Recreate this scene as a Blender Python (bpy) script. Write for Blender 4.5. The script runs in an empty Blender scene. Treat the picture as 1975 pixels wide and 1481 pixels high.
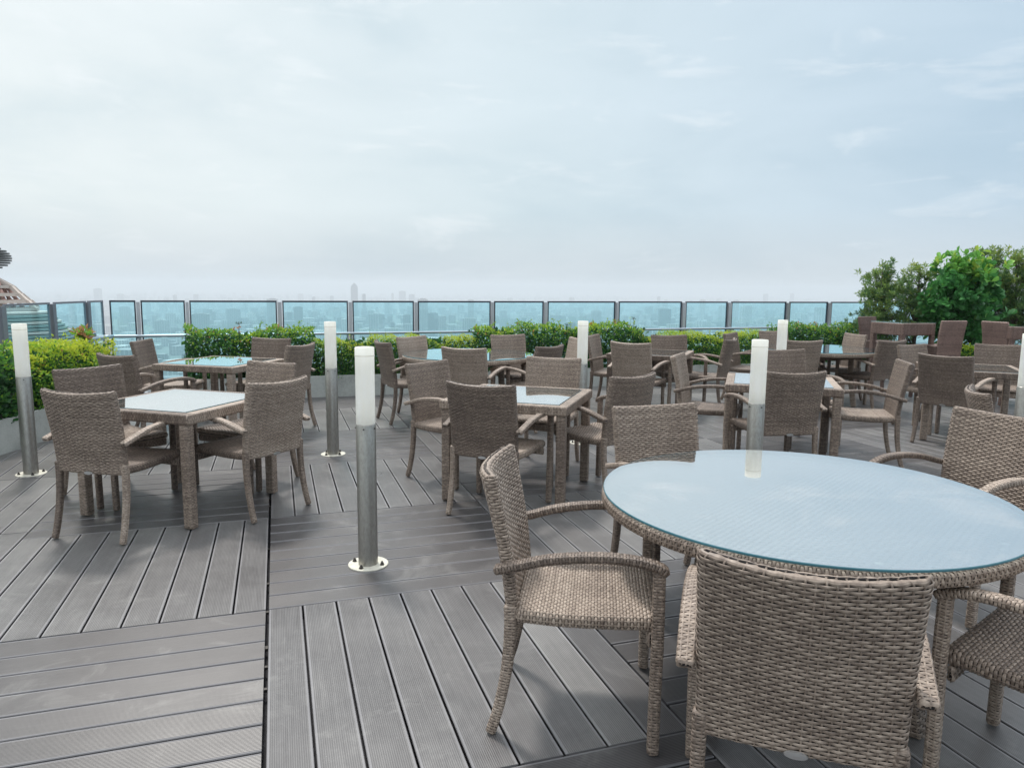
import bpy, math, random
import numpy as np
from mathutils import Vector, Matrix
R = math.radians
random.seed(7); rng = np.random.default_rng(7)
sc = bpy.context.scene

# ------------------------------------------------------------------ camera
F, PITCH, ROLL = 1385.9, .135115, .009541          # focal length in px of the 1975 px wide photograph
EYE = 1.5
cam = bpy.data.cameras.new("camera"); cam_o = bpy.data.objects.new("camera", cam)
sc.collection.objects.link(cam_o); sc.camera = cam_o
cam.sensor_fit = 'HORIZONTAL'; cam.sensor_width = 36.0; cam.lens = F / 1975 * 36.0
cam.clip_start = .05; cam.clip_end = 60000
cam_o.matrix_world = Matrix.Translation((0, 0, EYE)) @ Matrix.Rotation(math.pi/2 - PITCH, 4, 'X') @ Matrix.Rotation(ROLL, 4, 'Z')
sc.view_settings.view_transform = 'Standard'; sc.view_settings.look = 'None'
sc.view_settings.exposure = 0.40; sc.view_settings.gamma = 1
sc.cycles.max_bounces = 10; sc.cycles.transparent_max_bounces = 24
sc.cycles.diffuse_bounces = 3; sc.cycles.glossy_bounces = 4; sc.cycles.volume_bounces = 2

def at(u, v, z=0.0):
    """the place at height z that stands at pixel (u, v) of the photograph"""
    a, b = u - 987.5, v - 740.5
    a, b = a*math.cos(ROLL) + b*math.sin(ROLL), -a*math.sin(ROLL) + b*math.cos(ROLL)
    dx, dy = a/F, -b/F
    Y = math.cos(PITCH) + dy*math.sin(PITCH); Z = -math.sin(PITCH) + dy*math.cos(PITCH)
    t = (z - EYE)/Z
    return dx*t, Y*t
def ray(u, v):
    a, b = u - 987.5, v - 740.5
    a, b = a*math.cos(ROLL) + b*math.sin(ROLL), -a*math.sin(ROLL) + b*math.cos(ROLL)
    dx, dy = a/F, -b/F
    return dx, math.cos(PITCH) + dy*math.sin(PITCH), -math.sin(PITCH) + dy*math.cos(PITCH)

# ------------------------------------------------------------------ node helpers
def new_mat(name):
    m = bpy.data.materials.new(name); m.use_nodes = True
    nt = m.node_tree; nt.nodes.clear()
    out = nt.nodes.new('ShaderNodeOutputMaterial')
    return m, nt, out
class N:
    def __init__(s, nt): s.nt = nt
    def __call__(s, typ, _set=None, **inp):
        n = s.nt.nodes.new(typ)
        for k, v in (_set or {}).items(): setattr(n, k, v)
        for k, v in inp.items():
            key = int(k[1:]) if k[0] == '_' and k[1:].isdigit() else k.replace('_', ' ')
            if isinstance(v, bpy.types.NodeSocket): s.nt.links.new(v, n.inputs[key])
            else: n.inputs[key].default_value = v
        return n
    def link(s, a, b): s.nt.links.new(a, b)
    def math(s, op, a, b=0.0, clamp=False):
        n = s('ShaderNodeMath', {'operation': op, 'use_clamp': clamp}, _0=a, _1=b); return n.outputs[0]
    def mix(s, f, a, b):
        n = s('ShaderNodeMix', {'data_type': 'RGBA'})
        for i, v in ((0, f), (6, a), (7, b)):
            if isinstance(v, bpy.types.NodeSocket): s.nt.links.new(v, n.inputs[i])
            else: n.inputs[i].default_value = (v if i == 0 else (*v[:3], 1))
        return n.outputs[2]
    def ramp(s, f, *stops):
        n = s('ShaderNodeValToRGB'); cr = n.color_ramp
        while len(cr.elements) < len(stops): cr.elements.new(.5)
        for e, (p, c) in zip(cr.elements, stops):
            e.position = p; e.color = (*c, 1) if len(c) == 3 else c
        s.nt.links.new(f, n.inputs[0]); return n.outputs[0]

# ------------------------------------------------------------------ sky and sun
SUN_EL, SUN_AZ = R(62), R(-28)        # azimuth measured from +Y towards +X
w = bpy.data.worlds.new("World"); sc.world = w; w.use_nodes = True
nt = w.node_tree; nt.nodes.clear(); n = N(nt)
sky = n('ShaderNodeTexSky', {'sky_type': 'NISHITA', 'sun_disc': False, 'sun_elevation': SUN_EL,
        'sun_rotation': SUN_AZ, 'air_density': 1.2, 'dust_density': 4.0, 'ozone_density': 1.0})
tc = n('ShaderNodeTexCoord'); sep = n('ShaderNodeSeparateXYZ', Vector=tc.outputs['Generated'])
mp = n('ShaderNodeMapping', Vector=tc.outputs['Generated']); mp.inputs['Scale'].default_value = (1.6, 1.6, 5.0)
c1 = n('ShaderNodeTexNoise', Vector=mp.outputs[0], Scale=1.5, Detail=6.0, Roughness=.55, Distortion=.3)
mp2 = n('ShaderNodeMapping', Vector=tc.outputs['Generated']); mp2.inputs['Scale'].default_value = (2.2, 2.0, 9.0)
mp2.inputs['Location'].default_value = (3.1, 1.7, .4)
c2 = n('ShaderNodeTexNoise', Vector=mp2.outputs[0], Scale=3.2, Detail=8.0, Roughness=.62, Distortion=.5)
# thicker veil of cloud to the left, thinner to the right
lr = n('ShaderNodeMapRange', Value=sep.outputs[0]); lr.inputs[1].default_value = -.55; lr.inputs[2].default_value = .55
veil = n.ramp(lr.outputs[0], (0, (6.5, 7.05, 7.15)), (.5, (5.3, 6.2, 6.65)), (1, (4.25, 5.35, 6.3)))
soft = n.ramp(c1.outputs[0], (.33, (.88, .915, .935)), (.5, (1, 1, 1)), (.68, (1.07, 1.055, 1.05)))
wis = n.ramp(c2.outputs[0], (.56, (0, 0, 0)), (.74, (1, 1, 1)))
hm = n('ShaderNodeMapRange', Value=sep.outputs[2]); hm.inputs[1].default_value = .0; hm.inputs[2].default_value = .10
veil2 = n.mix(hm.outputs[0], (4.95, 5.5, 5.9), veil)
zen = n('ShaderNodeMapRange', Value=sep.outputs[2]); zen.inputs[1].default_value = .37; zen.inputs[2].default_value = .70
veil3 = n.mix(zen.outputs[0], veil2, (12.6, 13.2, 13.7))  # unseen zenith brightened to add ambient light
mul = n('ShaderNodeMix', {'data_type': 'RGBA', 'blend_type': 'MULTIPLY'}); mul.inputs[0].default_value = 1
n.link(veil3, mul.inputs[6]); n.link(soft, mul.inputs[7])
wm = n.math('MULTIPLY', wis, .38)
cl = n.mix(wm, mul.outputs[2], (7.6, 7.9, 8.1))
skyc = n.mix(.94, sky.outputs[0], cl)
bg = n('ShaderNodeBackground', Color=skyc, Strength=0.1)
wo = n('ShaderNodeOutputWorld'); n.link(bg.outputs[0], wo.inputs[0])

sun = bpy.data.lights.new("sun", 'SUN'); sun.energy = 2.2; sun.angle = R(8); sun.color = (1, .955, .89)
so = bpy.data.objects.new("sun", sun); sc.collection.objects.link(so)
sd = Vector((math.sin(SUN_AZ)*math.cos(SUN_EL), math.cos(SUN_AZ)*math.cos(SUN_EL), math.sin(SUN_EL)))
so.rotation_euler = sd.to_track_quat('Z', 'Y').to_euler()

# ------------------------------------------------------------------ object helpers
def tag(o, label=None, cat=None, group=None, kind=None):
    for k, v in (('label', label), ('category', cat), ('group', group), ('kind', kind)):
        if v: o[k] = v
    return o
def thing(name, label, cat, loc=(0, 0, 0), rz=0.0, group=None):
    o = bpy.data.objects.new(name, None); sc.collection.objects.link(o)
    o.empty_display_size = .1; o.location = loc; o.rotation_euler = (0, 0, rz)
    return tag(o, label, cat, group)
def copy_tree(o, parent=None):
    c = o.copy(); sc.collection.objects.link(c); c.parent = parent
    for ch in list(o.children): copy_tree(ch, c)
    return c

class MB:
    """gathers vertices, faces and a per-vertex tone, links them as one mesh object"""
    def __init__(s): s.v = []; s.f = []; s.t = []; s.uv = []; s.mi = []; s.n = 0; s.tri = []; s.tmi = []
    def add(s, v, f, tone=.5, uv=None, mi=0):
        v = np.asarray(v, float).reshape(-1, 3); f = np.asarray(f, int)
        s.v.append(v)
        if f.shape[1] == 4: s.f.append(f + s.n); s.mi.append(np.full(len(f), mi))
        else: s.tri.append(f + s.n); s.tmi.append(np.full(len(f), mi))
        s.t.append(np.full(len(v), tone) if np.isscalar(tone) else np.asarray(tone, float))
        s.uv.append(np.zeros((len(v), 2)) if uv is None else np.asarray(uv, float).reshape(-1, 2))
        s.n += len(v)
    def box(s, c, h, rz=0.0, tone=.5, mi=0, M=None):
        k = np.array([(x, y, z) for z in (-1, 1) for y in (-1, 1) for x in (-1, 1)], float)*np.array(h)
        if M is not None: k = k @ np.array(M).T
        if rz: cs, sn = math.cos(rz), math.sin(rz); k = np.c_[k[:, 0]*cs - k[:, 1]*sn, k[:, 0]*sn + k[:, 1]*cs, k[:, 2]]
        s.add(k + np.array(c), [(0, 2, 3, 1), (4, 5, 7, 6), (0, 1, 5, 4), (2, 6, 7, 3), (0, 4, 6, 2), (1, 3, 7, 5)], tone, mi=mi)
    def bar(s, a, b, w, h, tone=.5, mi=0, up=(0, 0, 1)):
        a, b = Vector(a), Vector(b); d = (b - a); L = d.length; d.normalize(); u = Vector(up)
        x = d.cross(u)
        if x.length < 1e-4: x = Vector((1, 0, 0))
        x.normalize(); z = x.cross(d)
        M = np.array([[x[i], d[i], z[i]] for i in range(3)])
        s.box((a + b)/2, (w/2, L/2, h/2), tone=tone, mi=mi, M=M)
    def lathe(s, prof, seg=32, c=(0, 0, 0), tone=.5, mi=0):
        a = np.linspace(0, 2*math.pi, seg, endpoint=False); P = []
        for r, z in prof: P.append(np.c_[r*np.cos(a) + c[0], r*np.sin(a) + c[1], np.full(seg, z + c[2])])
        f = []
        for i in range(len(prof) - 1):
            for k in range(seg): k2 = (k + 1) % seg; f.append((i*seg + k, i*seg + k2, (i+1)*seg + k2, (i+1)*seg + k))
        s.add(np.concatenate(P), f, tone, mi=mi)
    def tube(s, pts, rad, seg=8, tone=.5, mi=0):
        pts = [Vector(p) for p in pts]; m = len(pts)
        rad = [rad]*m if np.isscalar(rad) else rad
        V = []; prev = None
        for i, p in enumerate(pts):
            d = (pts[min(i+1, m-1)] - pts[max(i-1, 0)]).normalized()
            x = d.cross(Vector((0, 0, 1))) if prev is None else (prev - d*prev.dot(d))
            if x.length < 1e-3: x = d.cross(Vector((1, 0, 0)))
            x.normalize(); prev = x; y = d.cross(x)
            for k in range(seg):
                a = 2*math.pi*k/seg; V.append(p + (x*math.cos(a) + y*math.sin(a))*rad[i])
        f = [(i*seg + k, i*seg + (k+1) % seg, (i+1)*seg + (k+1) % seg, (i+1)*seg + k) for i in range(m-1) for k in range(seg)]
        s.add([tuple(v) for v in V], f, tone, mi=mi)
    def build(s, name, mats, parent=None, smooth=False):
        V = np.concatenate(s.v); T = np.concatenate(s.t); UV = np.concatenate(s.uv)
        q = np.concatenate(s.f) if s.f else np.zeros((0, 4), int)
        t = np.concatenate(s.tri) if s.tri else np.zeros((0, 3), int)
        mi = np.concatenate((s.mi or []) + (s.tmi or [])) if (s.mi or s.tmi) else np.zeros(0)
        me = bpy.data.meshes.new(name)
        me.vertices.add(len(V)); me.vertices.foreach_set('co', V.ravel())
        L = np.concatenate([q.ravel(), t.ravel()])
        me.loops.add(len(L)); me.loops.foreach_set('vertex_index', L)
        me.polygons.add(len(q) + len(t))
        ls = np.concatenate([np.arange(len(q))*4, len(q)*4 + np.arange(len(t))*3])
        me.polygons.foreach_set('loop_start', ls)
        me.polygons.foreach_set('use_smooth', np.full(len(ls), smooth))
        me.polygons.foreach_set('material_index', mi.astype(int))
        me.update(calc_edges=True); me.validate()
        a = me.attributes.new('tone', 'FLOAT', 'POINT'); a.data.foreach_set('value', T)
        u = me.uv_layers.new(name='UVMap'); u.data.foreach_set('uv', UV[L].ravel())
        for m in (mats if isinstance(mats, (list, tuple)) else [mats]): me.materials.append(m)
        o = bpy.data.objects.new(name, me); sc.collection.objects.link(o); o.parent = parent
        return o

# ------------------------------------------------------------------ materials
def simple(name, col, rough=.5, metal=0.0, nscale=12.0, namp=.15, bump=.0, spec=.5):
    m, nt, out = new_mat(name); n = N(nt)
    tc = n('ShaderNodeTexCoord'); no = n('ShaderNodeTexNoise', Vector=tc.outputs['Object'], Scale=nscale, Detail=5.0)
    c = n.mix(no.outputs[0], tuple(x*(1-namp) for x in col), tuple(min(1, x*(1+namp)) for x in col))
    p = n('ShaderNodeBsdfPrincipled', Base_Color=c, Roughness=rough, Metallic=metal)
    p.inputs['Specular IOR Level'].default_value = spec
    if bump:
        b = n('ShaderNodeBump', Height=no.outputs[0], Strength=bump, Distance=.01); n.link(b.outputs[0], p.inputs['Normal'])
    n.link(p.outputs[0], out.inputs[0]); return m

def wicker_mat(name='wicker', k=(1, 1, 1)):
    m, nt, out = new_mat(name); n = N(nt)
    at_ = n('ShaderNodeAttribute', {'attribute_name': 'tone'}); tc = n('ShaderNodeTexCoord')
    oi = n('ShaderNodeObjectInfo')
    no = n('ShaderNodeTexNoise', Vector=tc.outputs['Object'], Scale=70.0, Detail=3.0)
    big = n('ShaderNodeTexNoise', Vector=tc.outputs['Object'], Scale=5.0, Detail=3.0)
    t = n.math('ADD', at_.outputs['Fac'], n.math('MULTIPLY', n.math('SUBTRACT', no.outputs[0], .5), .9))
    t = n.math('ADD', t, n.math('MULTIPLY', n.math('SUBTRACT', big.outputs[0], .5), .5))
    t = n.math('ADD', t, n.math('MULTIPLY', n.math('SUBTRACT', oi.outputs['Random'], .5), .45))
    c = n.ramp(t, *[(q, (x*k[0], y*k[1], z*k[2])) for q, (x, y, z) in ((0, (.098, .072, .057)), (.33, (.20, .153, .122)), (.62, (.345, .275, .222)), (1, (.54, .45, .375)))])
    # fine lengthwise ribs of the flat plastic cane
    uv = n('ShaderNodeUVMap'); sp = n('ShaderNodeSeparateXYZ', Vector=uv.outputs[0])
    rib = n.math('SINE', n.math('MULTIPLY', sp.outputs[1], 6.2832*3))
    b = n('ShaderNodeBump', Height=rib, Strength=.35, Distance=.0006)
    p = n('ShaderNodeBsdfPrincipled', Base_Color=c, Roughness=.46, Normal=b.outputs[0])
    p.inputs['Specular IOR Level'].default_value = .5
    n.link(p.outputs[0], out.inputs[0]); return m
WICK = wicker_mat(); WICKP = wicker_mat('wicker_pale', (1.5, 1.62, 1.75)); WICKB = wicker_mat('wicker_reddish', (.72, .60, .62))
SHADE_CORE = simple('shade_core', (.020, .017, .018), .8, namp=.3)  # near-black inner sheet, its colour puts shade into the weave gaps

PW = 1.3856/9
def deck_mat():
    m, nt, out = new_mat('composite_decking'); n = N(nt)
    a = n('ShaderNodeAttribute', {'attribute_name': 'tone'})
    uv = n('ShaderNodeUVMap'); sp = n('ShaderNodeSeparateXYZ', Vector=uv.outputs[0])   # u across the board (m), v along it (m)
    tc = n('ShaderNodeTexCoord')
    edge = n.math('GREATER_THAN', n.math('ABSOLUTE', n.math('SUBTRACT', sp.outputs[0], PW/2)), PW/2 - .0135)
    rib = n.math('MULTIPLY', n.math('SINE', n.math('MULTIPLY', sp.outputs[0], 6.2832/.0070)), n.math('SUBTRACT', 1.0, edge))
    cmb = n('ShaderNodeCombineXYZ', X=n.math('MULTIPLY', sp.outputs[0], 90.0), Y=n.math('MULTIPLY', sp.outputs[1], 4.0), Z=n.math('MULTIPLY', a.outputs['Fac'], 37.0))
    st = n('ShaderNodeTexNoise', Vector=cmb.outputs[0], Scale=1.0, Detail=4.0)
    bl = n('ShaderNodeTexNoise', Vector=tc.outputs['Object'], Scale=1.3, Detail=5.0, Roughness=.6)
    dirt = n('ShaderNodeTexNoise', Vector=tc.outputs['Object'], Scale=9.0, Detail=6.0, Roughness=.7)
    t = n.math('ADD', n.math('MULTIPLY', a.outputs['Fac'], .55), n.math('MULTIPLY', bl.outputs[0], .38))
    t = n.math('ADD', t, n.math('MULTIPLY', n.math('SUBTRACT', st.outputs[0], .5), .28))
    t = n.math('ADD', t, n.math('MULTIPLY', n.math('SUBTRACT', dirt.outputs[0], .5), .25))
    c = n.ramp(t, (.1, (.060, .056, .057)), (.4, (.103, .097, .096)), (.62, (.178, .171, .168)), (.9, (.285, .278, .268)))
    fleck = n('ShaderNodeTexNoise', Vector=tc.outputs['Object'], Scale=42.0, Detail=2.0)
    c = n.mix(n.ramp(fleck.outputs[0], (.765, (0, 0, 0)), (.79, (1, 1, 1))), c, (.25, .25, .24))
    ribf = n.math('MULTIPLY_ADD', rib, .5); ribf.node.inputs[2].default_value = .5
    ribf = n.math('MULTIPLY', ribf, n.math('SUBTRACT', 1.0, edge))
    c = n.mix(n.math('MULTIPLY', ribf, .52), c, (.022, .021, .025))
    c = n.mix(n.math('MULTIPLY', edge, .24), c, (.30, .30, .33))
    stn = n('ShaderNodeTexNoise', Vector=tc.outputs['Object'], Scale=2.6, Detail=9.0, Roughness=.72, Distortion=1.2)
    c = n.mix(n.math('MULTIPLY', n.ramp(stn.outputs[0], (.54, (0, 0, 0)), (.68, (1, 1, 1))), .28), c, (.30, .295, .28))
    c = n.mix(n.math('MULTIPLY', n.ramp(stn.outputs[0], (.30, (1, 1, 1)), (.42, (0, 0, 0))), .35), c, (.06, .055, .055))
    bp = n('ShaderNodeBump', Height=n.math('ADD', n.math('MULTIPLY', rib, -.5), n.math('MULTIPLY', dirt.outputs[0], .5)), Strength=.5, Distance=.0012)
    rg = n.ramp(bl.outputs[0], (.3, (.27, .27, .27)), (.7, (.42, .42, .42)))
    p = n('ShaderNodeBsdfPrincipled', Base_Color=c, Roughness=rg, Normal=bp.outputs[0])
    p.inputs['Specular IOR Level'].default_value = .55
    n.link(p.outputs[0], out.inputs[0]); return m
DECK = deck_mat()
DARK = simple('under_deck', (.022, .022, .026), .9, nscale=30, namp=.5)
def concrete(name, col):
    m, nt, out = new_mat(name); n = N(nt); tc = n('ShaderNodeTexCoord')
    a = n('ShaderNodeTexNoise', Vector=tc.outputs['Object'], Scale=2.2, Detail=8.0, Roughness=.65)
    b = n('ShaderNodeTexNoise', Vector=tc.outputs['Object'], Scale=45.0, Detail=4.0)
    t = n.math('ADD', n.math('MULTIPLY', a.outputs[0], .75), n.math('MULTIPLY', b.outputs[0], .25))
    c = n.ramp(t, (.3, tuple(x*.62 for x in col)), (.5, col), (.7, tuple(min(1, x*1.2) for x in col)))
    bp = n('ShaderNodeBump', Height=b.outputs[0], Strength=.3, Distance=.004)
    p = n('ShaderNodeBsdfPrincipled', Base_Color=c, Roughness=.85, Normal=bp.outputs[0]); n.link(p.outputs[0], out.inputs[0]); return m
CONC = concrete('planter_concrete', (.40, .42, .40))
SLAB = concrete('terrace_concrete', (.30, .30, .30))
def galv():
    m, nt, out = new_mat('galvanised_steel'); n = N(nt); tc = n('ShaderNodeTexCoord')
    mp = n('ShaderNodeMapping', Vector=tc.outputs['Object']); mp.inputs['Scale'].default_value = (1, 1, .35)
    a = n('ShaderNodeTexNoise', Vector=mp.outputs[0], Scale=90.0, Detail=6.0, Roughness=.7)
    b = n('ShaderNodeTexNoise', Vector=tc.outputs['Object'], Scale=160.0, Detail=2.0)
    c = n.ramp(a.outputs[0], (.3, (.29, .28, .255)), (.5, (.36, .35, .325)), (.72, (.43, .42, .39)))
    rg = n.ramp(a.outputs[0], (.3, (.5, .5, .5)), (.7, (.3, .3, .3)))
    bp = n('ShaderNodeBump', Height=b.outputs[0], Strength=.25, Distance=.001)
    p = n('ShaderNodeBsdfPrincipled', Base_Color=c, Roughness=rg, Metallic=.85, Normal=bp.outputs[0]); n.link(p.outputs[0], out.inputs[0]); return m
GALV = galv()
def acrylic():
    m, nt, out = new_mat('lamp_acrylic'); n = N(nt); tc = n('ShaderNodeTexCoord')
    mp = n('ShaderNodeMapping', Vector=tc.outputs['Object']); mp.inputs['Scale'].default_value = (9, 9, 2.2)
    no = n('ShaderNodeTexNoise', Vector=mp.outputs[0], Scale=1.6, Detail=6.0)
    c = n.ramp(no.outputs[0], (.35, (.93, .92, .86)), (.6, (.97, .97, .95)))
    p = n('ShaderNodeBsdfPrincipled', Base_Color=c, Roughness=.3); tr = n('ShaderNodeBsdfTranslucent', Color=c)
    mx = n('ShaderNodeMixShader', _0=.68, _1=p.outputs[0], _2=tr.outputs[0]); n.link(mx.outputs[0], out.inputs[0]); return m
DIFF = acrylic()
PLATE = simple('base_plate_paint', (.58, .56, .48), .4, nscale=30, namp=.4)
BOLT = simple('bolt_steel', (.08, .075, .07), .5, .6)
TAG = simple('tag_metal', (.55, .55, .55), .3, .9)
RAILM = simple('brushed_rail', (.42, .46, .50), .32, .85, namp=.06)
POSTM = simple('post_aluminium', (.50, .51, .55), .35, .5, namp=.08)
FRM = simple('dark_frame', (.035, .045, .065), .4, .3)
GREYP = simple('grey_frame', (.20, .21, .24), .45, .3)

def glass_mat(name, tint, refl_lo, refl_hi, power=3.0, rough=0.0):
    m, nt, out = new_mat(name); n = N(nt)
    lw = n('ShaderNodeLayerWeight', Blend=.5)
    f = n.math('POWER', lw.outputs['Facing'], power)
    f = n('ShaderNodeMapRange', Value=f); f.inputs[3].default_value = refl_lo; f.inputs[4].default_value = refl_hi
    tr = n('ShaderNodeBsdfTransparent', Color=(*tint, 1)); gl = n('ShaderNodeBsdfGlossy', Color=(1, 1, 1, 1), Roughness=rough)
    mx = n('ShaderNodeMixShader', _0=f.outputs[0], _1=tr.outputs[0], _2=gl.outputs[0])
    n.link(mx.outputs[0], out.inputs[0]); return m
GTOP = glass_mat('table_glass', (.92, .97, .97), .04, .98, 1.15)
GEDGE = simple('glass_edge', (.05, .16, .20), .15)
GFENCE = glass_mat('railing_glass', (.78, .955, .99), .03, .75, 4.0)

# ------------------------------------------------------------------ woven cane
def rr_profile(hx, hy, rad, m=160):
    """rounded rectangle as arrays of points and normals spaced evenly by arc length; starts mid +y side"""
    P = []
    r = min(rad, hx*.999, hy*.999)
    for cx_, cy_, a0 in ((hx-r, hy-r, 90), (hx-r, -hy+r, 0), (-hx+r, -hy+r, -90), (-hx+r, hy-r, -180)):
        for k in range(13):
            a = R(a0 - 90*k/12); P.append((cx_ + r*math.cos(a), cy_ + r*math.sin(a), math.cos(a), math.sin(a)))
    P.append(P[0]); P = np.array(P)
    d = np.r_[0, np.cumsum(np.hypot(*np.diff(P[:, :2], axis=0).T))]
    return d, P
class Sleeve:
    """closed sleeve: rounded rectangle section (hx, hy) swept along a path; S(a, b) gives point and normal"""
    def __init__(s, path, side, hx, hy, rad, end=.012, taper=None, bend=None, up=None):
        s.path = np.array(path, float); s.side = np.array(side, float)/np.linalg.norm(side)
        s.hx, s.hy = hx, hy; s.taper = taper; s.bend = bend; s.end = end
        s.d, s.P = rr_profile(hx, hy, rad); s.La = s.d[-1]
        seg = np.linalg.norm(np.diff(s.path, axis=0), axis=1); s.cb = np.r_[0, np.cumsum(seg)]; s.Lb = s.cb[-1]
    def pos(s, b):
        return np.stack([np.interp(b, s.cb, s.path[:, i]) for i in range(3)], -1)
    def __call__(s, a, b, off):
        a = np.mod(a, s.La); bc = np.clip(b, 0, s.Lb)
        c = s.pos(bc); e = 2e-2
        t = s.pos(np.clip(bc+e, 0, s.Lb)) - s.pos(np.clip(bc-e, 0, s.Lb)); t /= np.linalg.norm(t, axis=-1, keepdims=True)
        x = s.side - t*(t @ s.side)[..., None]; x /= np.linalg.norm(x, axis=-1, keepdims=True)
        y = np.cross(t, x)
        q = [np.interp(a, s.d, s.P[:, i]) for i in range(4)]
        e0 = np.minimum(bc, s.Lb - bc); k = np.sqrt(np.clip(1 - (1 - np.clip(e0/s.end, 0, 1))**2, 0, 1))
        tp = 1.0 if s.taper is None else s.taper(bc/s.Lb)
        # near the ends the section closes by the end radius
        hx2 = np.maximum(s.hx*tp - s.end*(1-k), .0005); hy2 = np.maximum(s.hy*tp*(k if s.hy < .05 else 1) - (0 if s.hy < .05 else s.end)*(1-k), .0003)
        px = q[0]*hx2/s.hx + q[2]*off; py = q[1]*hy2/s.hy + q[3]*off
        p = c + x*px[..., None] + y*py[..., None]
        if s.bend is not None: p = s.bend(p, px, bc/s.Lb)
        return p
PROF = np.array([(-.42, -1.2), (-.27, .3), (.27, .3), (.42, -1.2)])
def weave(mb, S, sp, rp, A=.0017, th=.0013, swid=.0058, cyc=True, seed=0, fine=4, rows=None):
    g = np.random.default_rng(seed)
    ns = max(4, int(round(S.La/sp/2))*2); sp = S.La/ns
    nr = max(3, int(round(S.Lb/rp))); rp = S.Lb/nr
    # inner core sheet, its near-black stands in for shade in the gaps
    na, nb = ns, max(4, nr//2)
    ca, cb = np.meshgrid(np.arange(na)/na*S.La, np.linspace(0, S.Lb, nb+1), indexing='ij')
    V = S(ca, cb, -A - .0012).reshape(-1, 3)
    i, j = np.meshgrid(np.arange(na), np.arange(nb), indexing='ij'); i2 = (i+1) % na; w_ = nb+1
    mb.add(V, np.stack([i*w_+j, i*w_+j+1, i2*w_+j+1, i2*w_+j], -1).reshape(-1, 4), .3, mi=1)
    # weavers
    m = ns*fine; a = np.arange(m)/m*S.La; J = np.arange(nr)
    aa, jj, kk = np.meshgrid(a, J, np.arange(4), indexing='ij')
    wob = (g.random((m//fine + 1, nr)) - .5)
    wob = wob[np.minimum(np.arange(m)//fine, wob.shape[0]-1)][:, :, None]
    ph = np.cos(np.pi*aa/sp + np.pi*jj); ph = np.sign(ph)*np.abs(ph)**.5
    wd = rp*(1 + .10*ph)
    bb = (jj + .5)*rp + PROF[kk, 0]*wd + wob*rp*.10
    off = A*ph + PROF[kk, 1]*th + wob*.0004
    V = S(aa, bb, off).reshape(-1, 3)
    tone = (.42 + .22*(g.random(nr)[None, :, None] - .5) + .10*(g.random((m, nr, 1)) - .5) + 0*kk)
    uv = np.stack([aa*10, PROF[kk, 0] + .5], -1).reshape(-1, 2)
    I, J2, K = np.meshgrid(np.arange(m), J, np.arange(3), indexing='ij'); I2 = (I+1) % m
    ix = lambda i, j, k: (i*nr + j)*4 + k
    mb.add(V, np.stack([ix(I, J2, K), ix(I, J2, K+1), ix(I2, J2, K+1), ix(I2, J2, K)], -1).reshape(-1, 4), tone.ravel(), uv)
    # stakes
    mbn = nr*2 + 1; b = np.linspace(0, S.Lb, mbn)
    ii, b2, kk = np.meshgrid(np.arange(ns), b, np.arange(4), indexing='ij')
    off = -A*np.cos(np.pi*(ii + b2/rp - .5)) + PROF[kk, 1]*th*.8
    V = S(ii*sp + PROF[kk, 0]*swid, b2, off).reshape(-1, 3)
    tone = np.broadcast_to(.30 + .2*(g.random((ns, 1, 1)) - .5), ii.shape)
    I, B2, K = np.meshgrid(np.arange(ns), np.arange(mbn-1), np.arange(3), indexing='ij')
    ix = lambda i, j, k: (i*mbn + j)*4 + k
    uv = np.stack([b2*10, PROF[kk, 0] + .5], -1).reshape(-1, 2)
    mb.add(V, np.stack([ix(I, B2, K), ix(I, B2+1, K), ix(I, B2+1, K+1), ix(I, B2, K+1)], -1).reshape(-1, 4), tone.ravel(), uv)
def woven(name, S, parent, sp=.022, rp=.0122, seed=0, **k):
    mb = MB(); weave(mb, S, sp, rp, seed=seed, **k); return mb.build(name, [WICK, SHADE_CORE], parent, True)

def spline(pts, m=24):
    pts = np.array(pts, float); t = np.arange(len(pts)); o = []
    P = np.vstack([2*pts[0]-pts[1], pts, 2*pts[-1]-pts[-2]])
    for u in np.linspace(0, len(pts)-1, m):
        i = min(int(u), len(pts)-2); f = u - i; p0, p1, p2, p3 = P[i:i+4]
        o.append(.5*((2*p1) + (-p0+p2)*f + (2*p0-5*p1+4*p2-p3)*f*f + (-p0+3*p1-3*p2+p3)*f**3))
    return np.array(o)

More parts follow.
